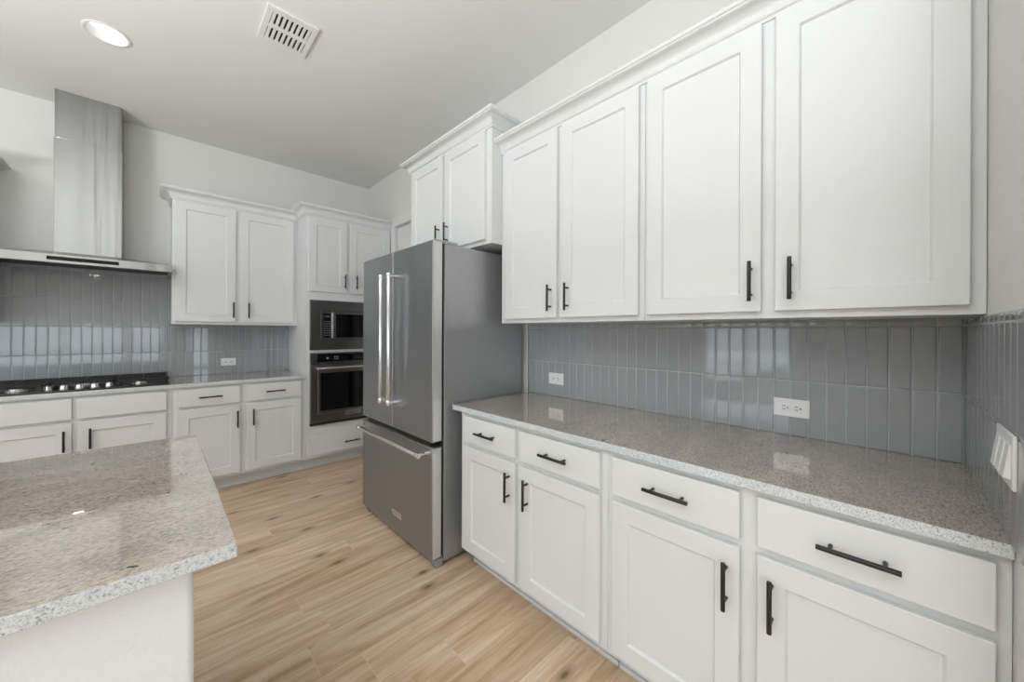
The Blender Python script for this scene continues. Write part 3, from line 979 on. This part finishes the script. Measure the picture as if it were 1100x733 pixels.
MB().box(-0.374, -0.366, HY0 - 0.005, HY0 - 0.0036, 1.810, 1.827, 0.0006).build('control_button', M['gasket'], hd)

# ------------------------------------------------------------------ cooktop
ck = thing('gas_cooktop', 'gas cooktop with black iron grates and five steel knobs, on the far countertop', 'cooktop', (-0.378, 4.14, 0.9145))
KX0, KX1, KY0, KY1 = -0.832, 0.076, 3.872, 4.400
MB().box(KX0, KX1, KY0, KY1, 0.9145, 0.922, 0.003).build('cooktop_plate', M['cooktop'], ck)
burn = [(-0.66, 4.02, 0.045), (-0.66, 4.27, 0.038), (-0.378, 4.20, 0.060), (-0.096, 4.02, 0.038), (-0.096, 4.27, 0.045)]
for x, y, r in burn:
    b_ = MB().lathe((x, y, 0.9222), [(r * 1.25, 0), (r * 1.25, 0.004), (r * 0.95, 0.006), (r * 0.95, 0.016), (r * 0.6, 0.016)]).build('burner', M['steel_bright'], ck, loc=(x, y, 0.9222))
    MB().lathe((x, y, 0.9385), [(r * 0.9, 0), (r * 0.98, 0.003), (r * 0.9, 0.008), (r * 0.3, 0.009)]).build('burner_cap', M['iron'], b_)
for a, b in ((KX0 + 0.012, -0.538), (-0.532, -0.224), (-0.218, KX1 - 0.012)):
    g = MB()
    ya, yb = KY0 + (0.115 if a > -0.6 and b < -0.2 else 0.022), KY1 - 0.016
    zt = 0.966
    w = 0.012
    for x in (a, b - w): g.box(x, x + w, ya, yb, zt - 0.016, zt, 0.002)
    for y in (ya, yb - w): g.box(a, b, y, y + w, zt - 0.016, zt, 0.002)
    mx = (a + b) / 2
    g.box(mx - w / 2, mx + w / 2, ya, yb, zt - 0.014, zt + 0.0005, 0.002)
    for t in (0.25, 0.5, 0.75):
        y = ya + (yb - ya) * t
        g.box(a, b, y - w / 2, y + w / 2, zt - 0.014, zt + 0.0002, 0.002)
    for x in (a, b - w):
        for y in (ya, yb - w):
            g.box(x, x + w, y, y + w, 0.9222, zt - 0.01, 0.001)
    g.build('grate', M['iron'], ck)
for i in range(5):
    x = -0.5265 + i * 0.0700
    kb = MB().lathe((x, 3.925, 0.9222), [(0.024, 0), (0.024, 0.004), (0.0205, 0.006), (0.0190, 0.026), (0.0165, 0.0285), (0.0001, 0.0285)], seg=28)
    kb.box(x - 0.003, x + 0.003, 3.925 - 0.019, 3.925 + 0.019, 0.9505, 0.955, 0.001)
    kb.build('knob', M['steel_bright'], ck, loc=(x, 3.925, 0.9222))

# ------------------------------------------------------------------ ceiling fixtures
def can_light(x, y, label, group=None):
    root = thing('recessed_light', label, 'ceiling light', (x, y, CEIL), group)
    MB().lathe((x, y, CEIL), [(0.100, -0.0006), (0.100, -0.004), (0.096, -0.006), (0.088, -0.005), (0.084, 0.0), (0.070, 0.046), (0.086, 0.046), (0.0855, -0.0006)], seg=48, closed=True).build('trim_ring', M['vent'], root)
    MB().cyl((x, y, CEIL + 0.042), (x, y, CEIL + 0.045), 0.0700, seg=48).build('lens', M['lamp'], root)
    return root
can_light(*CANS[0], 'round lit recessed ceiling light above the far end of the island')

vt = thing('ceiling_vent', 'white rectangular ceiling air vent with dark slots', 'vent', (0.541, 2.443, CEIL))
v = MB()
VX, VY, hw, hh = 0.541, 2.443, 0.125, 0.152
zt, zb = CEIL - 0.0005, CEIL - 0.012
nx = 8
rows = ((-0.112, -0.016), (0.016, 0.112))
sx0, sp, sw_ = -0.094, 0.0255, 0.013
v.box(VX - hw, VX - 0.095, VY - hh, VY + hh, zb, zt, 0.002); v.box(VX + 0.098, VX + hw, VY - hh, VY + hh, zb, zt, 0.002)
v.box(VX - 0.096, VX + 0.099, VY - hh, VY - 0.112, zb, zt, 0.002); v.box(VX - 0.096, VX + 0.099, VY + 0.112, VY + hh, zb, zt, 0.002)
v.box(VX - 0.096, VX + 0.099, VY - 0.016, VY + 0.016, zb, zt, 0.002)
v.build('frame', M['vent'], vt)
MB().box(VX - 0.096, VX + 0.099, VY - 0.113, VY + 0.113, CEIL - 0.0030, CEIL - 0.0008).build('backing', M['dark'], vt)
for ra, rb in rows:
    for i in range(nx):
        x = VX - 0.085 + i * 0.0245
        s = MB()
        s.hexa([(x - 0.0085, VY + ra, zb + 0.0005), (x + 0.006, VY + ra, zb + 0.0005), (x + 0.006, VY + rb, zb + 0.0005), (x - 0.0085, VY + rb, zb + 0.0005)],
               [(x + 0.001, VY + ra, zb + 0.0075), (x + 0.010, VY + ra, zb + 0.0075), (x + 0.010, VY + rb, zb + 0.0075), (x + 0.001, VY + rb, zb + 0.0075)])
        s.build('louver', M['vent'], vt)
